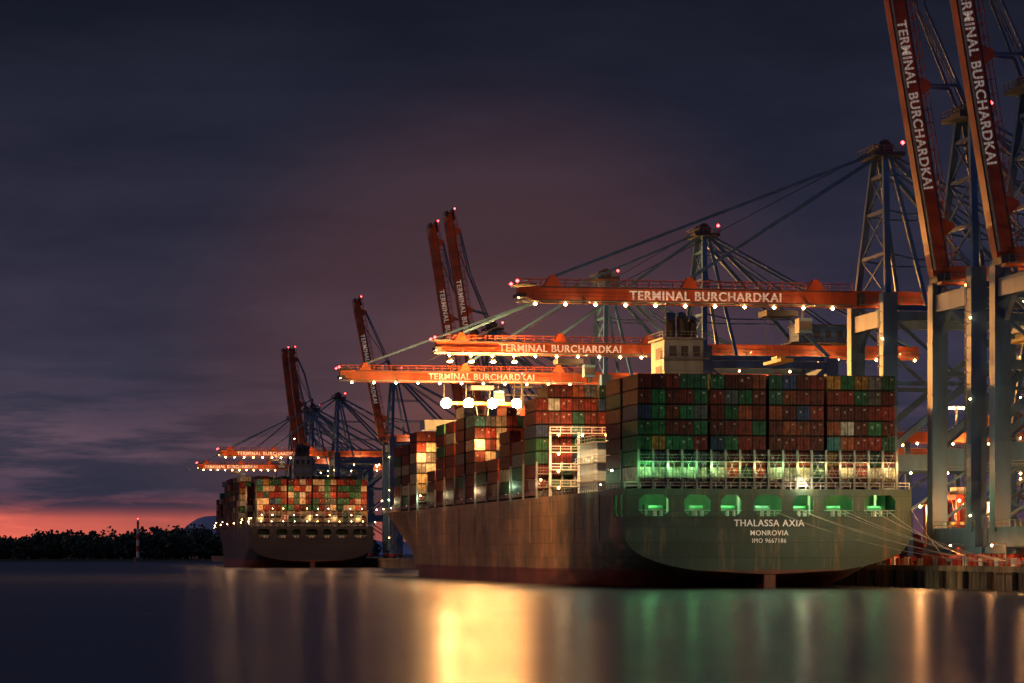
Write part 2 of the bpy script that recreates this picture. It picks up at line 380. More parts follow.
    if label:
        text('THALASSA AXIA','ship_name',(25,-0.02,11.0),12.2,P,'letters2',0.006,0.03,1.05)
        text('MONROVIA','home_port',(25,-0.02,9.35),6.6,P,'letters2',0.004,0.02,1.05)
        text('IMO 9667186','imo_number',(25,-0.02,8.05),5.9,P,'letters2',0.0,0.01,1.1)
    return P
bays1=[(1.0,7,2.5,47.5,0),(14.7,7,2.5,47.5,0),
 (80,8,0,50,0.0),(94.5,6,0,50,0.05),(109,5,0,50,0.05),(123.5,3,0,50,0),(138,3,0,50,0.1),(152.5,7,0,50,0.2),(167,8,0,50,0),(181.5,7,0,50,0),(196,7,0,50,0),(210.5,3,0,50,0),
 (240,7,0,50,0.3),(254.5,7,0,50,0.1),(269,6,0,50,0),(283.5,5,2.5,47.5,0.2),(298,4,5,45,0),(312,3,7.5,42.5,0)]
ship=build_ship(0,3,'hull',bays1,True)
bays2=[(1.0,7,2.5,47.5,0.15),(14.7,7,2.5,47.5,0.1),(29,6,0,50,0.1),(80,8,0,50,0.1),(94.5,8,0,50,0.1),(109,7,0,50,0.1),(123.5,8,0,50,0.1),(138,7,0,50,0.1),(152.5,8,0,50,0.1),(167,8,0,50,0.1),(181.5,8,0,50,0.1),(196,7,0,50,0),(210.5,6,0,50,0),
 (240,7,0,50,0.1),(254.5,6,0,50,0.1),(269,6,0,50,0),(283.5,5,2.5,47.5,0.1),(298,4,5,45,0)]
ship2=build_ship(705,11,'hull2',bays2,False,False)
ship2.scale=(1,0.66,1)
WARM=(1.0,0.46,0.15); SOD=(1.0,0.42,0.12); WHT=(1.0,0.82,0.5)
light('POINT','stern_deck_lamp',(31,-0.8,17.6),1200,WHT,ship,0.4)
light('POINT','stern_deck_lamp',(1.0,-0.8,20.5),600,(0.3,1,0.3),ship,0.3)
light('POINT','stern_deck_lamp',(48.4,-0.8,20.5),1200,(1,0.5,0.18),ship,0.3)
for (x,z,p) in ((4,24,1500),(9,20,1300),(5,31,1500),(16,27,1500)): light('POINT','engine_casing_lamp',(x,74.5,z),p,(1.0,0.68,0.30),ship,0.3)
for (x,y,z) in ((1,121,25),(1,150,30),(1,208,26),(1,237,30),(6,122,33)): light('POINT','cargo_lamp',(x,y,z),6000,WARM,ship,0.3)
for k,y in enumerate((30,52,79,108,151,195,238,282)): light('POINT','side_deck_lamp',(-0.7,y,19.5),700,(0.7,1.0,0.6) if k%3==0 else (1,0.75,0.4),ship,0.2)
for (x,z) in ((4,32),(18,34),(32,34),(46,32)): light('POINT','stern_cargo_lamp',(x,-8,z-5),5000,(1,0.45,0.17),ship2,0.3)
light('POINT','cargo_lamp',(-5,60,30),7000,(1,0.5,0.2),ship2,0.4)
# ---------------------------------------------------------------- cranes
def build_crane(u,raised=0.0,Lb=64,near=True,seed=1,ang=80.4,lampP=6000,trolley=-30,txt=True):
    rr=random.Random(seed)
    P=empty('container_crane',W(u,57,0))
    mb=MB(); B='blue'; G=3.7
    for x in (0,30):
        for y in (-10,10):
            mb.box(x-1.35,x+1.35,y-1.35,y+1.35,9.5,51 if x else 53.5,B)
            for zz in (15,24,33,42): mb.box(x-1.45,x+1.45,y-1.45,y+1.45,zz,zz+0.4,B)
            mb.box(x-0.8,x+0.8,y-5,y+5,5.9,7.0,B)
            for k in range(8):
                yy=y-4.4+k*1.25; mb.cyl((x-0.5,yy,4.4),(x+0.5,yy,4.4),0.5,'dark',10); 
                if k%2==0: mb.box(x-0.6,x+0.6,yy-0.2,yy+1.45,4.6,5.8,'red')
        mb.box(x-1.1,x+1.1,-12.5,12.5,7.05,10.2,B)
        mb.box(x-0.9,x+0.9,-8.6,8.6,47.5,50.5,B)
        mb.rail((x-1.1,-12.5,10.2),(x-1.1,12.5,10.2))
    for y in (-10,10):
        mb.box(1.4,28.6,y-0.9,y+0.9,21,24,B)
        mb.beam((0.5,y,25),(29.5,y,49),1.1,1.1,B)
        mb.beam((1.4,y,49.3),(28.6,y,49.3),1.2,1.6,B)
        mb.beam((1.4,y,37),(15,y,37),0.6,0.8,B); mb.beam((1.4,y,48.5),(15,y,37),0.6,0.6,B)
        mb.rail((1.4,y-0.9,24),(28.6,y-0.9,24),1.1,2.5)
        mb.beam((15,y,24),(29,y,36),0.6,0.6,B); mb.beam((15,y,37),(28.6,y,36),0.6,0.6,B)
        mb.beam((15,y,21),(1.4,y,12),0.5,0.5,B); mb.beam((15,y,21),(28.6,y,12),0.5,0.5,B)
    for s in (-1,1):
        mb.beam((30,s*9,24),(30,-s*0.5,48),0.8,0.8,B); 
        mb.beam((0.6,s*9,44),(0.6,s*1.5,50.8),0.8,0.8,B)
    z=10.5;k=0
    while z<50:
        mb.beam((31.6+(0 if k%2 else 3.2),11.6,z),(31.6+(3.2 if k%2 else 0),11.6,z+2.6),0.25,0.7,'steel'); 
        mb.box(31.4,35,11,12.2,z+2.5,z+2.6,'steel'); z+=2.6;k+=1
        if k%3==0: mb.lamp(33,10.9,z+1.9,0.22,'lampw')
    mb.beam((35,11.2,10),(35,11.2,50),0.15,0.15,'steel')
    for zz in range(12,52,2): mb.box(-1.9,-1.36,-10.4,-9.6,zz,zz+0.12,'steel')
    mb.beam((-1.85,-10.4,11),(-1.85,-10.4,52),0.1,0.1,'steel'); mb.beam((-1.85,-9.6,11),(-1.85,-9.6,52),0.1,0.1,'steel')
    for zz in (12.2,31.5,45): mb.lamp(-1.6,-11.6,zz,0.2,'lampw')
    mb.box(-3,54,-1.2,1.2,51.5,54.6,'orange')
    for y in (-2.2,2.2):
        mb.box(-3,54,y-0.5,y+0.5,51.9,52.05,'steel'); mb.rail((-3,y*1.2,52.05),(54,y*1.2,52.05),1.1,2.5)
    for y in (-7.5,7.5): mb.beam((0,y,51),(30,y,51),0.9,1.0,B)
    AX=1.5;AZ=80
    for s in (-1,1):
        mb.beam((0,s*9.6,53),(AX,s*3.4,AZ),1.1,1.1,B)
        mb.beam((8,s*8,51.5),(AX+0.8,s*3.2,AZ),0.7,0.7,B)
        mb.beam((30,s*8,51.5),(AX+0.6,s*3.0,AZ),0.8,0.8,B)
        mb.beam((52,s*1.6,54.5),(AX+0.8,s*2.2,AZ+0.3),0.5,0.5,B)
        mb.beam((40,s*1.6,54.5),(AX+0.8,s*2.2,AZ-1.0),0.35,0.35,B)
        for f in (0.3,0.6,0.85):
            p=Vector((0,s*9.6,53)).lerp(Vector((AX,s*3.4,AZ)),f); q=Vector((8,s*8,51.5)).lerp(Vector((AX+.8,s*3.2,AZ)),f); mb.beam(p,q,0.35,0.35,B)
            q3=Vector((30,s*8,51.5)).lerp(Vector((AX+.6,s*3.0,AZ)),f); mb.beam(q,q3,0.3,0.3,B)
            p2=Vector((0,-s*9.6,53)).lerp(Vector((AX,-s*3.4,AZ)),f)
            if s==1: mb.beam(p,p2,0.6,0.6,B)
    for f0,f1 in ((0.0,0.3),(0.3,0.6),(0.6,0.85)):
        for s in (-1,1):
            p=Vector((0,s*9.6,53)).lerp(Vector((AX,s*3.4,AZ)),f0); q=Vector((0,-s*9.6,53)).lerp(Vector((AX,-s*3.4,AZ)),f1); mb.beam(p,q,0.3,0.3,B)
    mb.box(AX-2.6,AX+3.4,-5,5,AZ-0.6,AZ+0.1,'dark'); mb.box(AX-1.2,AX+1.4,-4,4,AZ+0.1,AZ+1.6,'dark')
    for s in (-1,1): mb.cyl((AX,s*2.6,AZ+1.2),(AX,s*3.4,AZ+1.2),1.3,'dark',14)
    for a,b_ in (((-2.6,-5),(3.4,-5)),((-2.6,5),(3.4,5)),((-2.6,-5),(-2.6,5)),((3.4,-5),(3.4,5))): mb.rail((AX+a[0],a[1],AZ+.1),(AX+b_[0],b_[1],AZ+.1),1.1,2)
    mb.lamp(AX+3,-4.6,AZ+1.8,0.4,'lampr')
    mb.box(24,36,-4,4,55.2,59,'blue'); mb.box(23.5,36.5,-4.5,4.5,59,59.3,'dark'); mb.box(22,38,-4.8,4.8,54.8,55.15,'dark')
    for k in range(4): mb.box(25+k*2.7,26.4+k*2.7,-4.06,-4.003,56.4,57.8,'dark')
    mb.rail((22,-4.8,55.15),(38,-4.8,55.15))
    for k in range(12): mb.lamp(1+k*4.7,-2.3,51.3,0.34,'lampw')
    for k in range(4): mb.lamp(4+k*7,-10.9,20.6,0.26,'lampw')
    mb.lamp(20,-10.6,47.8,0.3,'lampw'); mb.lamp(8,-10.6,47.8,0.26,'lampw')
    for xx in (12,30,48): mb.beam((xx,-1.3,51.6),(xx,-6,52.6),0.15,0.15,'steel')
    for k in range(14):
        x0=-2+k*3.9; mb.beam((x0,1.9,51.4),(x0+1.9,1.9,49.9),0.12,0.12,'dark'); mb.beam((x0+1.9,1.9,49.9),(x0+3.8,1.9,51.4),0.12,0.12,'dark')
    mb.build('portal_frame',P)
    pv=bpy.data.objects.new('boom_hinge',None); col.objects.link(pv); pv.parent=P; pv.location=(-3,0,53); a=math.radians(ang) if raised else 0
    pv.rotation_euler=(0,a,0)
    mb=MB()
    t=Lb
    mb.box(-t+4,-0.05,-1.2,1.2,-1.5,1.6,'orange')
    mb.hexa([(-t,-1.2,0.2),(-t+4,-1.2,-1.5),(-t+4,1.2,-1.5),(-t,1.2,0.2),(-t,-1.2,1.3),(-t+4,-1.2,1.6),(-t+4,1.2,1.6),(-t,1.2,1.3)],'orange')
    mb.box(-t-0.8,-t+3,-3.4,3.4,1.65,1.85,'dark'); mb.box(-t-0.4,-t+1.2,-2.4,2.4,-0.6,0.1,'dark')
    for y in (-1.75,1.75):
        mb.box(-t,-1,y-0.5,y+0.5,-1.25,-1.1,'steel')
        mb.rail((-t,y*1.28,-1.1),(-1,y*1.28,-1.1),1.1,3.0,'orange' if y<0 else 'steel',0.06)
    mb.box(-t+4,-1,-1.24,-1.2,1.25,1.5,'dark'); mb.box(-t+4,-1,-1.24,-1.2,-1.45,-1.2,'dark')
    mb.rail((-t,-1.1,1.6),(-1,-1.1,1.6),1.3,2.2,'orange',0.12)
    mb.rail((-t,1.1,1.6),(-1,1.1,1.6),1.3,2.2,'orange',0.12)
    for xx in (-t*0.5,-t*0.9,-8):
        for s in (-1,1):
            mb.hexa([(xx-1.6,s*1.0-0.2,1.6),(xx+1.6,s*1.0-0.2,1.6),(xx+1.6,s*1.0+0.2,1.6),(xx-1.6,s*1.0+0.2,1.6),(xx-0.4,s-0.2,3.6),(xx+0.4,s-0.2,3.6),(xx+0.4,s+0.2,3.6),(xx-0.4,s+0.2,3.6)],'orange')
    mb.box(-0.3,1.0,-2,2,-1.2,1.2,'dark')
    n=11
    if not raised:
        for k in range(n): mb.lamp(-5-k*(t-8)/(n-1),-1.5,-1.75,0.36,'lampw')
        mb.lamp(-t,-1.4,-0.4,0.4,'lampw')
        for d in (10,24,38,52): mb.beam((-d,-1.2,-1.5),(-d,-7,-1.8),0.14,0.14,'steel'); mb.beam((-d,-1.2,-0.4),(-d,-5,-1.6),0.1,0.1,'steel')
    mb.lamp(-t-0.6,-3.2,2.2,0.36,'lampr'); mb.lamp(-t-0.6,3.2,2.2,0.36,'lampr')
    mb.build('boom',pv)
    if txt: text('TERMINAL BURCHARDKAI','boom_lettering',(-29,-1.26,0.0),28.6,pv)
    mb=MB()
    def bp(d,h,s):
        return Vector((-3-d*math.cos(a)+h*math.sin(a),s,53+d*math.sin(a)+h*math.cos(a)))
    for s in (-1,1):
        if not raised:
            mb.beam((AX,s*2.4,AZ),bp(t*0.5,3.3,s),0.34,0.5,B); mb.beam((AX,s*2.8,AZ+.6),bp(t*0.9,3.3,s),0.34,0.5,B)
            mb.beam((AX,s*0.6,AZ+1.5),bp(t*0.72,1.7,s*.5),0.12,0.12,'dark')
        else:
            q=bp(t*0.5,3.3,s); m_=Vector((q.x+4.5,s*2,AZ+5)); mb.beam((AX,s*2.4,AZ),m_,0.4,0.5,B); mb.beam(m_,q,0.4,0.5,B)
            q2=bp(t*0.9,3.3,s); m2=Vector((q2.x+3.2,s*2,AZ+18)); mb.beam(m2,q2,0.35,0.4,B); mb.beam(m2,(AX,s*2.9,AZ+0.5),0.35,0.4,B)
            mb.beam((AX,s*0.6,AZ+1.5),bp(t*0.8,1.7,s*.5),0.12,0.12,'dark')
    tx=trolley if not raised else 12
    mb.box(tx-3,tx+3,-3,3,49.6,50.7,'dark'); mb.box(tx+3.5,tx+6,-1.8,1.2,46.6,49.4,'blue'); mb.box(tx+3.6,tx+5.9,-1.85,-1.81,47.2,48.8,'dark')
    mb.beam((tx+4.7,0,49.4),(tx+4.7,0,51),0.4,0.4,'dark')
    zs=42 if raised else 41
    for dx in (-2.2,2.2):
        for dy in (-1,1): mb.beam((tx+dx,dy,49.6),(tx+dx*0.6,dy*3,zs+1.2),0.08,0.08,'dark')
    mb.box(tx-1.2,tx+1.2,-6,6,zs,zs+0.6,'yellow'); mb.box(tx-0.8,tx+0.8,-2,2,zs+0.6,zs+1.3,'yellow')
    mb.build('stays_and_trolley',P)
    if not raised:
        for d in (10,24,38,52):
            light('POINT','boom_lamp',(-3-d,-7,50.9),lampP,WARM,P,0.22)
        for xx in (12,30,48): light('POINT','girder_lamp',(xx,-6.2,52.2),lampP*0.8,WARM,P,0.22)
    else:
        light('POINT','girder_lamp',(10,-6.2,52.2),lampP,(1.0,0.6,0.3),P,0.22)
        light('POINT','girder_lamp',(34,-6.2,52.2),lampP,(1.0,0.6,0.3),P,0.22)
    return P
N2=build_crane(-34.6,1,64,True,1,80.4,1000)
N1=build_crane(-3,1,64,True,2,80.4,1000)
A=build_crane(45,0,64,True,3,0,1300,-18)
Bc=build_crane(183,0,58,True,4,0,2200,-30)
Cc=build_crane(292,0,67,True,5,0,4500,-32)
build_crane(470,1,66,False,6,81,4000); build_crane(506,1,66,False,7,81,4000)
build_crane(708,1,58,False,8,79,4000,txt=True)
build_crane(900,0,52,False,9,0,3500); build_crane(1112,0,47,False,10,0,3500)
build_crane(1008,1,58,False,11,83,4000,txt=False); build_crane(1040,1,60,False,12,83,4000,txt=False)
mb=MB()
mb.box(-43,-21,-2.0,2.0,45.6,46.4,'yellow')
for v in (15,21,27.5,34):
    x=v-57
    mb.beam((x,0,46.4),(x,0,51),0.3,0.3,'dark'); mb.cyl((x,-3.0,46.2),(x,-3.7,45.9),1.0,'dark',14,1.5); mb.cyl((x,-3.72,45.9),(x,-3.8,45.88),1.4,'flood',14)
    mb.beam((x,-2,46),(x,-3.0,46.1),0.3,0.3,'dark')
    light('POINT','trolley_floodlight',(x,-5.2,45.3),85000,(1.0,0.46,0.13),Cc,0.7)
mb.build('floodlight_bar',Cc)
mb=MB()
for i,x in enumerate((-58,-53,-48,-43)):  # lamps added under the boom for the water streak and hull light
    mb.beam((x,0,51.4),(x,-2.2,50.2),0.2,0.2,'dark'); mb.cyl((x,-2.2,50.3),(x,-2.4,49.8),0.5,'dark',12,0.7); mb.cyl((x,-2.41,49.78),(x,-2.43,49.72),0.6,'lampw',12)
    light('POINT','added_boom_flood',(x,-3.2,49.2),85000,(1.0,0.40,0.09),Bc,0.5)
mb.build('added_flood_cluster',Bc)
for cp,L,p in ((A,-66,330000),(Cc,-68,650000)):  # spots added at the boom tips to brighten the hull side
    light('SPOT','hull_fill_spot',(L-1,0,51),p,(1.0,0.46,0.16),cp,0.5,(L+17,30,6),80,1.0)
for z_,p in ((30,22000),(44,16000)):  # spots added on the crane leg to brighten the stern
    light('SPOT','stern_fill_spot',(-2.6,-11,z_),p,(0.9,1.0,0.62),N2,0.3,(-35,34,16),75,1.0)
# ---------------------------------------------------------------- quay
mb=MB()
Q=empty('quay',W(0,0,0))
mb.box(53,900,-250,2600,-3,3.7,'asph')
mb.box(52.4,53.9,-250,2600,2.9,3.9,'conc')
mb.box(52.6,52.99,-250,2600,-3,2.88,'conc'); mb.box(53,900,-250.4,-250.01,-3,3.7,'conc')
u=-246
while u<420:
    mb.box(52.42,52.59,u,u+0.5,-3,2.88,'conc'); 
    if int(u)%12<4: mb.cyl((52.1,u+2.2,0.2),(52.1,u+2.2,3.0),0.45,'rubber',10)
    u+=3.9
for u in range(-240,600,18):
    mb.cyl((54.6,u,3.7),(54.6,u,4.4),0.3,'dark',8); mb.cyl((54.6,u,4.4),(54.6,u,4.6),0.48,'dark',8)
for v in (56.9,57.1,86.9,87.1): mb.box(v-0.05,v+0.05,-250,1500,3.704,3.78,'steel')
for v in (62,68,74,80): mb.box(v-0.1,v+0.1,-250,1200,3.704,3.708,'white')
mb.build('quay_structure',Q)
mb=MB(); rr=random.Random(5)
for row in range(12):
    v=100+row*9
    for u in list(range(-60,420,14)):
        if rr.random()<0.12: continue
        for k in range(rr.randint(1,3)):
            c=pick(rr); mb.box(v,v+2.4,u,u+12.1,3.71+k*2.6,3.71+k*2.6+2.5,'cont',c)
Y=empty('container_yard_stack',W(0,0,0)); mb.build('stacked_containers',Y)
def gantry(u,v0,v1,h=27):
    P=empty('yard_gantry_crane',W(u,v0,3.7)); mb=MB(); w=v1-v0
    for x in (0,w):
        for y in (-8,8):
            mb.beam((x,y,1.5),(x,y*0.7,h),1.0,1.2,'blue'); mb.box(x-0.7,x+0.7,y-2.5,y+2.5,0.3,1.6,'red')
            for k in (-1.8,1.8): mb.cyl((x-0.3,y+k,0.35),(x+0.3,y+k,0.35),0.34,'dark',8)
        mb.beam((x,-7.2,8),(x,7.2,8),0.7,0.9,'blue'); mb.beam((x,-7.2,8),(x,5.8,h-1),0.4,0.4,'blue'); mb.beam((x,7.2,8),(x,-5.8,h-1),0.4,0.4,'blue')
    for y in (-5.2,5.2):
        mb.box(-9,w+9,y-0.7,y+0.7,h,h+2.2,'orange'); mb.rail((-9,y-0.7,h+2.2),(w+9,y-0.7,h+2.2),1.1,2.5)
        for k in range(8): mb.lamp(-6+k*(w+12)/7,y-0.8,h-0.4,0.3,'lampw')
    mb.box(w*0.4,w*0.4+5,-6,6,h+2.25,h+5,'casing'); mb.box(w*0.4+1,w*0.4+3.5,-2,0.5,h-3.4,h-0.3,'white')
    mb.build('gantry_frame',P); light('POINT','gantry_lamp',(w*0.3,-9,h-1.5),8000,SOD,P,0.3)
gantry(70,96,142); gantry(150,96,142); gantry(250,100,146); gantry(350,100,146,30); gantry(20,150,196,30)
for (u,v,h) in ((30,122,38),(110,150,38),(210,130,38),(330,140,38),(60,210,38),(-40,93,30),(420,110,35),(560,110,35)):
    P=empty('light_mast',W(u,v,3.7)); mb=MB(); mb.cyl((0,0,0),(0,0,h),0.5,'steel',10,0.25); mb.cyl((0,0,h),(0,0,h+0.5),1.6,'steel',12)
    for k in range(8):
        t=k*math.pi/4; mb.box(1.7*math.cos(t)-.25,1.7*math.cos(t)+.25,1.7*math.sin(t)-.25,1.7*math.sin(t)+.25,h-.2,h+.2,'lampw')
    mb.build('mast',P); light('POINT','mast_lamp',(0,0,h-1.5),18000,SOD,P,0.5)
P=empty('radar_tower',W(272,146,3.7)); mb=MB()
for a_,b_ in ((-1,-1),(1,-1),(1,1),(-1,1)): mb.beam((a_*3,b_*3,0),(a_*1.2,b_*1.2,26),0.5,0.5,'blue')
for z_ in (6,12,18,24):
    q=3-1.8*z_/26
    for a_,b_ in (((-q,-q,z_),(q,-q,z_)),((q,-q,z_),(q,q,z_)),((-q,q,z_),(-q,-q,z_)),((-q,-q,z_),(q*0.8,-q*0.8,z_+5 if z_<24 else 26))): mb.beam(a_,b_,0.3,0.3,'blue')
mb.cyl((0,0,26),(0,0,26.6),2.6,'steel',16); mb.ball((0,0,28.6),2.5,'yellow'); mb.build('tower_and_dome',P,False)
def carrier(u,v,rot=0):
    P=empty('straddle_carrier',W(u,v,3.71),TH+rot); mb=MB()
    for x in (-2.3,2.3):
        mb.box(x-0.5,x+0.5,-5,5,1.0,1.9,'red')
        for y in (-4.2,-1.6,1.6,4.2): mb.cyl((x-0.35,y,0.75),(x+0.35,y,0.75),0.75,'rubber',12)
        for y in (-4.2,4.2): mb.beam((x,y,1.9),(x,y,12),0.5,0.6,'red')
        mb.beam((x,-4.6,12.2),(x,4.6,12.2),0.6,0.9,'red'); mb.beam((x,-4.2,6),(x,-1,12),0.25,0.25,'red'); mb.beam((x,4.2,6),(x,1,12),0.25,0.25,'red')
    for y in (-4.2,4.2): mb.beam((-2.3,y,12.2),(2.3,y,12.2),0.6,0.8,'red')
    mb.box(-1.6,1.6,-2.2,2.2,12.7,14,'white'); mb.box(2.85,4.2,-4.6,-2.6,9.2,11.4,'white'); mb.box(2.95,4.1,-4.66,-4.61,9.8,11,'win')
    mb.box(-1.2,1.2,-6,6,7.3,7.8,'yellow')
    for s in (-1,1): mb.beam((s*1.0,-3.9,7.8),(s*1.6,-3.9,12),0.08,0.08,'dark')
    mb.lamp(-2.3,-5,11.5,0.25,'lampw'); mb.lamp(2.3,-5,11.5,0.25,'lampw')
    mb.build('carrier_frame',P)
for a in ((20,66),(-22,72),(60,76),(-40,66),(95,66),(8,80),(430,64)): carrier(*a)
P=empty('quay_barrier',W(0,0,0)); mb=MB()
for k in range(60):
    u=-90+k*2.6; mb.box(55.6,56.1,u,u+1.9,3.71,5.0+0.4*rr.random(),'red' if k%3 else 'white')
mb.build('barrier_blocks',P)
P=empty('quay_lamp_posts',W(0,0,0)); mb=MB()
for (u,v,h) in ((-8,61,14),(-62,57,11),(25,61,14),(8,75,14),(-46,62,11),(-30,80,14)):  # foremost posts, out of view, added to light camera-facing sides
    mb.cyl((v,u,3.7),(v,u,h+0.6),0.15,'steel',8,0.1); mb.beam((v,u,h+0.6),(v-1.2,u,h+0.6),0.15,0.15,'steel'); mb.lamp(v-1.2,u,h+0.35,0.3,'lampw')
    light('POINT','quay_lamp',(v-1.2,u,h-0.3),11000,SOD,P,0.3)
# low wall lamps bracketed over the quay edge
for u in (-58,-38,-18):
    mb.beam((53.2,u,3.9),(53.2,u,7.5),0.15,0.15,'steel'); mb.beam((53.2,u,7.5),(50.8,u,7.5),0.12,0.12,'steel'); mb.lamp(50.8,u,7.2,0.2,'lampw')
    light('POINT','quay_edge_lamp',(50.6,u,6.8),900,SOD,P,0.2)
mb.build('posts',P)
P=empty('mooring_lines',W(0,0,0)); mb=MB()
def rope(a,b,sag):
    a=Vector(a);b=Vector(b);pr=a;n=14
    for i in range(1,n+1):
        t=i/n; p=a.lerp(b,t); p.z-=sag*4*t*(1-t); mb.beam(pr,p,0.10,0.10,'rope'); pr=p
for (x,z,u,sg) in ((46,13,-24,1.0),(43.5,13,-42,1.4),(38,13.2,-60,2.0),(37,13,-42,1.2),(31,13,-60,2.2),(30.5,13.2,-24,0.7),(26,13,-60,2.6),(49.9,13.5,-6,0.5)):
    rope((x,0,z),(54.6,u,4.4),sg)
mb.build('ropes',P)
# ---------------------------------------------------------------- water
def watermat():
    m,nt,ns,L=newmat('river_water')
    out=N(nt,'ShaderNodeOutputMaterial'); g=N(nt,'ShaderNodeBsdfGlossy'); d=N(nt,'ShaderNodeBsdfDiffuse'); mx=N(nt,'ShaderNodeMixShader')
    g.inputs['Color'].default_value=(0.25,0.26,0.30,1)
    d.inputs['Color'].default_value=(0.05,0.052,0.046,1); mx.inputs[0].default_value=0.74
    L.new(d.outputs[0],mx.inputs[1]); L.new(g.outputs[0],mx.inputs[2]); L.new(mx.outputs[0],out.inputs[0])
    tc=N(nt,'ShaderNodeTexCoord'); mp=N(nt,'ShaderNodeMapping'); mp.inputs['Scale'].default_value=(0.12,0.03,1); L.new(tc.outputs['Object'],mp.inputs[0])
    n=N(nt,'ShaderNodeTexNoise'); n.inputs['Scale'].default_value=1; n.inputs['Detail'].default_value=3; L.new(mp.outputs[0],n.inputs['Vector'])
    bp=N(nt,'ShaderNodeBump'); bp.inputs['Strength'].default_value=0.05; bp.inputs['Distance'].default_value=0.25
    L.new(n.outputs['Fac'],bp.inputs['Height']); L.new(bp.outputs[0],g.inputs['Normal'])
    mr=N(nt,'ShaderNodeMapRange'); mr.inputs['To Min'].default_value=0.2; mr.inputs['To Max'].default_value=0.30; L.new(n.outputs['Fac'],mr.inputs[0]); L.new(mr.outputs[0],g.inputs['Roughness'])
    return m
M['water']=watermat()
mb=MB(); mb.face([(-9000,-400,0),(9000,-400,0),(9000,14000,0),(-9000,14000,0)],'water'); mb.build('water')
# ---------------------------------------------------------------- far shore
M['soil']=paint('shore_ground',(0.05,0.05,0.03),0.9,0.5,0.02,False)
M['leaf']=paint('foliage',(0.05,0.07,0.03),0.8,0.6,0.2,False)
M['bark']=paint('bark',(0.06,0.045,0.03),0.9)
mb=MB()
mb.hexa([(-6000,2080,-2),(-60,2080,-2),(-60,9000,-2),(-6000,9000,-2),(-6000,2092,1.6),(-60,2092,1.6),(-60,9000,2.5),(-6000,9000,2.5)],'soil')
mb.build('far_shore')
mb=MB(); hx=[]
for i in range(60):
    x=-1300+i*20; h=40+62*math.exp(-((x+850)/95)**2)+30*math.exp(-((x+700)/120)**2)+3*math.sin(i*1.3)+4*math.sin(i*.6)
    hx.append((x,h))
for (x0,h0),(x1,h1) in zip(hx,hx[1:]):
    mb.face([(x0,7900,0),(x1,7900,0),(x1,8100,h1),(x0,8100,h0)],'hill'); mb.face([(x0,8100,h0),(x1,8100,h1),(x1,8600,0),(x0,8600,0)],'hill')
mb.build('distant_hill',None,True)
mb=MB(); rr=random.Random(9)
def tree(x,y,h):
    mb.cyl((x,y,1.4),(x+rr.uniform(-.5,.5),y,1.4+h*0.6),0.35,'bark',5,0.15)
    w=h*rr.uniform(0.32,0.45)
    for c in range(7):
        cx=x+rr.uniform(-w,w)*0.75; cy=y+rr.uniform(-w,w)*0.6; cz=1.5+h*rr.uniform(0.15,0.85); r=w*rr.uniform(0.4,0.65)
        if c==0: mb.beam((x,y,1.4+h*0.4),(cx,cy,cz),0.2,0.2,'bark')
        for k in range(20):
            d=Vector((rr.gauss(0,1),rr.gauss(0,1),rr.gauss(0,1))).normalized()*r*rr.uniform(0.4,1)
            p=Vector((cx,cy,cz))+d; s=rr.uniform(0.8,1.7)
            a=Vector((rr.uniform(-1,1),rr.uniform(-1,1),rr.uniform(-1,1))).normalized()*s; b=a.orthogonal().normalized()*s
            mb.face([p-a,p+b,p+a,p-b],'leaf')
x=-640
while x<-100:
    for k in range(4): tree(x+rr.uniform(-3,3),2100+k*16+rr.uniform(-5,5),(16+2.5*math.sin(x*0.021)+2*math.sin(x*0.07)+rr.uniform(-3,3)+k*1.8))
    x+=5.0
mb.build('distant_tree_line')
P=empty('navigation_beacon',(-258,2000,0),0); mb=MB()
mb.cyl((0,0,-1),(0,0,3),3,'conc',12)
for k in range(6): mb.cyl((0,0,3+k*4),(0,0,7+k*4),1.1-0.06*k,'red' if k%2 else 'white',10)
mb.box(-1.3,1.3,-1.3,1.3,27,27.3,'dark'); mb.cyl((0,0,27.3),(0,0,29),0.6,'white',8); mb.lamp(0,0,29.6,0.5,'lampr')
mb.build('beacon_tower',P)
# ---------------------------------------------------------------- world
w=bpy.data.worlds.new('World'); scene.world=w; w.use_nodes=True; nt=w.node_tree; nt.nodes.clear(); L=nt.links
out=N(nt,'ShaderNodeOutputWorld'); bg=N(nt,'ShaderNodeBackground'); L.new(bg.outputs[0],out.inputs[0])
tc=N(nt,'ShaderNodeTexCoord'); sp=N(nt,'ShaderNodeSeparateXYZ'); L.new(tc.outputs['Generated'],sp.inputs[0])
def lin(r,g,b):
    f=lambda x:(x/255/12.92) if x/255<=0.04045 else ((x/255+0.055)/1.055)**2.4
    return (f(r),f(g),f(b),1)
def ramp(pts,inp):
    r=N(nt,'ShaderNodeValToRGB'); e=r.color_ramp.elements
    while len(e)<len(pts): e.new(0.5)
    for q,(p,c) in zip(e,pts): q.position=p; q.color=c
    L.new(inp,r.inputs[0]); return r
def mth(op,a,b=None,cl=False):
    n=N(nt,'ShaderNodeMath',operation=op); n.use_clamp=cl
    for i,x in enumerate((a,b)):
        if x is None: continue
        if isinstance(x,(int,float)): n.inputs[i].default_value=x
        else: L.new(x,n.inputs[i])
    return n.outputs[0]
zz=mth('MULTIPLY',sp.outputs['Z'],5.0,True)
base=ramp([(0.0,lin(118,70,78)),(0.09,lin(72,60,78)),(0.18,lin(88,70,84)),(0.27,lin(60,56,74)),(0.5,lin(43,43,60)),(0.75,lin(32,34,50)),(0.95,lin(22,25,38)),(1.0,lin(22,25,38))],zz)
gl=ramp([(0.0,(1,1,1,1)),(0.058,(0.9,0.9,0.9,1)),(0.08,(0.2,0.2,0.2,1)),(0.105,(0,0,0,1))],zz)
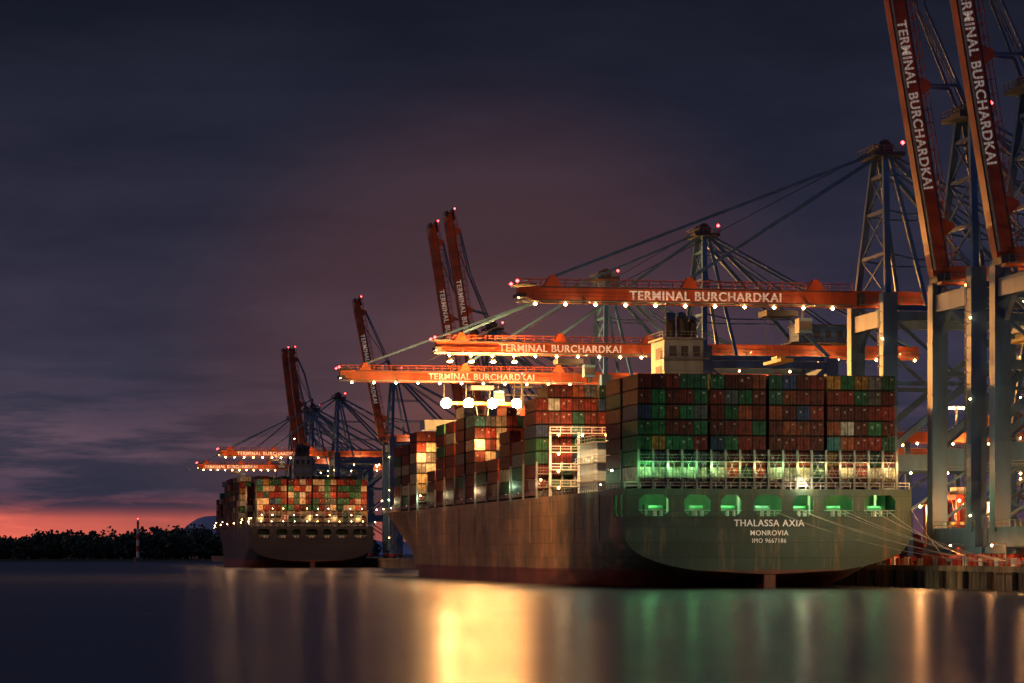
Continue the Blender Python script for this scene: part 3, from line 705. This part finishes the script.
ax=mth('MULTIPLY_ADD',sp.outputs['X'],-6.0); ax.node.inputs[2].default_value=0.15; ax.node.use_clamp=True
gfac=mth('MULTIPLY',gl.outputs[0],ax)
def mix(f,a,b,bt='MIX'):
    n=N(nt,'ShaderNodeMix',data_type='RGBA',blend_type=bt)
    if isinstance(f,(int,float)): n.inputs[0].default_value=f
    else: L.new(f,n.inputs[0])
    for i,x in ((6,a),(7,b)):
        if isinstance(x,tuple): n.inputs[i].default_value=x
        else: L.new(x,n.inputs[i])
    return n.outputs[2]
c1=mix(gfac,base.outputs[0],lin(232,108,88))
def noise(sx,sz,scale,off=0):
    cb=N(nt,'ShaderNodeCombineXYZ'); L.new(mth('MULTIPLY',sp.outputs['X'],sx),cb.inputs[0]); L.new(mth('MULTIPLY',sp.outputs['Z'],sz),cb.inputs[2]); cb.inputs[1].default_value=off
    n=N(nt,'ShaderNodeTexNoise'); n.inputs['Scale'].default_value=scale; n.inputs['Detail'].default_value=7; n.inputs['Roughness'].default_value=0.6; L.new(cb.outputs[0],n.inputs['Vector']); return n.outputs['Fac']
cl=noise(13,110,1.0,5.3)
clm=ramp([(0.43,(0,0,0,1)),(0.55,(1,1,1,1))],cl)
band=ramp([(0.0,(0.1,0.1,0.1,1)),(0.06,(0.3,0.3,0.3,1)),(0.085,(1,1,1,1)),(0.28,(0.9,0.9,0.9,1)),(0.42,(0.0,0.0,0.0,1))],zz)
cf=mth('MULTIPLY',mth('MULTIPLY',clm.outputs[0],band.outputs[0]),0.9)
c2=mix(cf,c1,lin(43,47,64))
cu=noise(8,34,1.0,8.0)
cum=ramp([(0.35,(0.76,0.78,0.84,1)),(0.68,(1.32,1.22,1.18,1))],cu)
c3=mix(1.0,c2,cum.outputs[0],'MULTIPLY')
dv=N(nt,'ShaderNodeVectorMath',operation='DISTANCE'); L.new(tc.outputs['Generated'],dv.inputs[0]); dv.inputs[1].default_value=(-0.005,0.998,0.042)
gr=ramp([(0.0,(1,1,1,1)),(0.5,(0.3,0.3,0.3,1)),(1.0,(0,0,0,1))],mth('MULTIPLY',dv.outputs['Value'],7.5,True))
gr.color_ramp.interpolation='EASE'
c4=mix(mth('MULTIPLY',gr.outputs[0],0.5),c3,lin(142,80,50))
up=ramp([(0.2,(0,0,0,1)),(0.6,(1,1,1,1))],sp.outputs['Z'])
c4=mix(up.outputs[0],c4,lin(60,78,116))  # brighter blue above the frame, added to lift the ambient light
sky=N(nt,'ShaderNodeTexSky'); sky.sky_type='NISHITA'; sky.sun_disc=False; sky.sun_elevation=math.radians(-3); sky.sun_rotation=math.radians(-60)
skm=N(nt,'ShaderNodeVectorMath',operation='SCALE'); L.new(sky.outputs[0],skm.inputs[0]); skm.inputs['Scale'].default_value=0.01
c5=mix(1.0,c4,skm.outputs[0],'ADD')
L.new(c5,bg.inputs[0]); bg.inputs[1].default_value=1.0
s=bpy.data.lights.new('fill_sun','SUN'); s.energy=0.45; s.angle=math.radians(10); s.color=(1.0,0.50,0.22)  # low warm fill from the left, added to light the port side
so=bpy.data.objects.new('fill_sun',s); col.objects.link(so); so.rotation_euler=(Vector((0.95,0.06,-0.22))).to_track_quat('-Z','Y').to_euler()
# ---------------------------------------------------------------- camera
cd=bpy.data.cameras.new('camera'); cam=bpy.data.objects.new('camera',cd); col.objects.link(cam)
cam.location=(0,0,6); cam.rotation_euler=(math.pi/2,0,0); cd.sensor_width=36; cd.lens=2900/1024*36
cd.shift_y=(553-341.5)/1024; cd.clip_end=30000; cd.clip_start=1
scene.camera=cam
scene.view_settings.view_transform='Standard'; scene.view_settings.look='None'; scene.view_settings.exposure=0
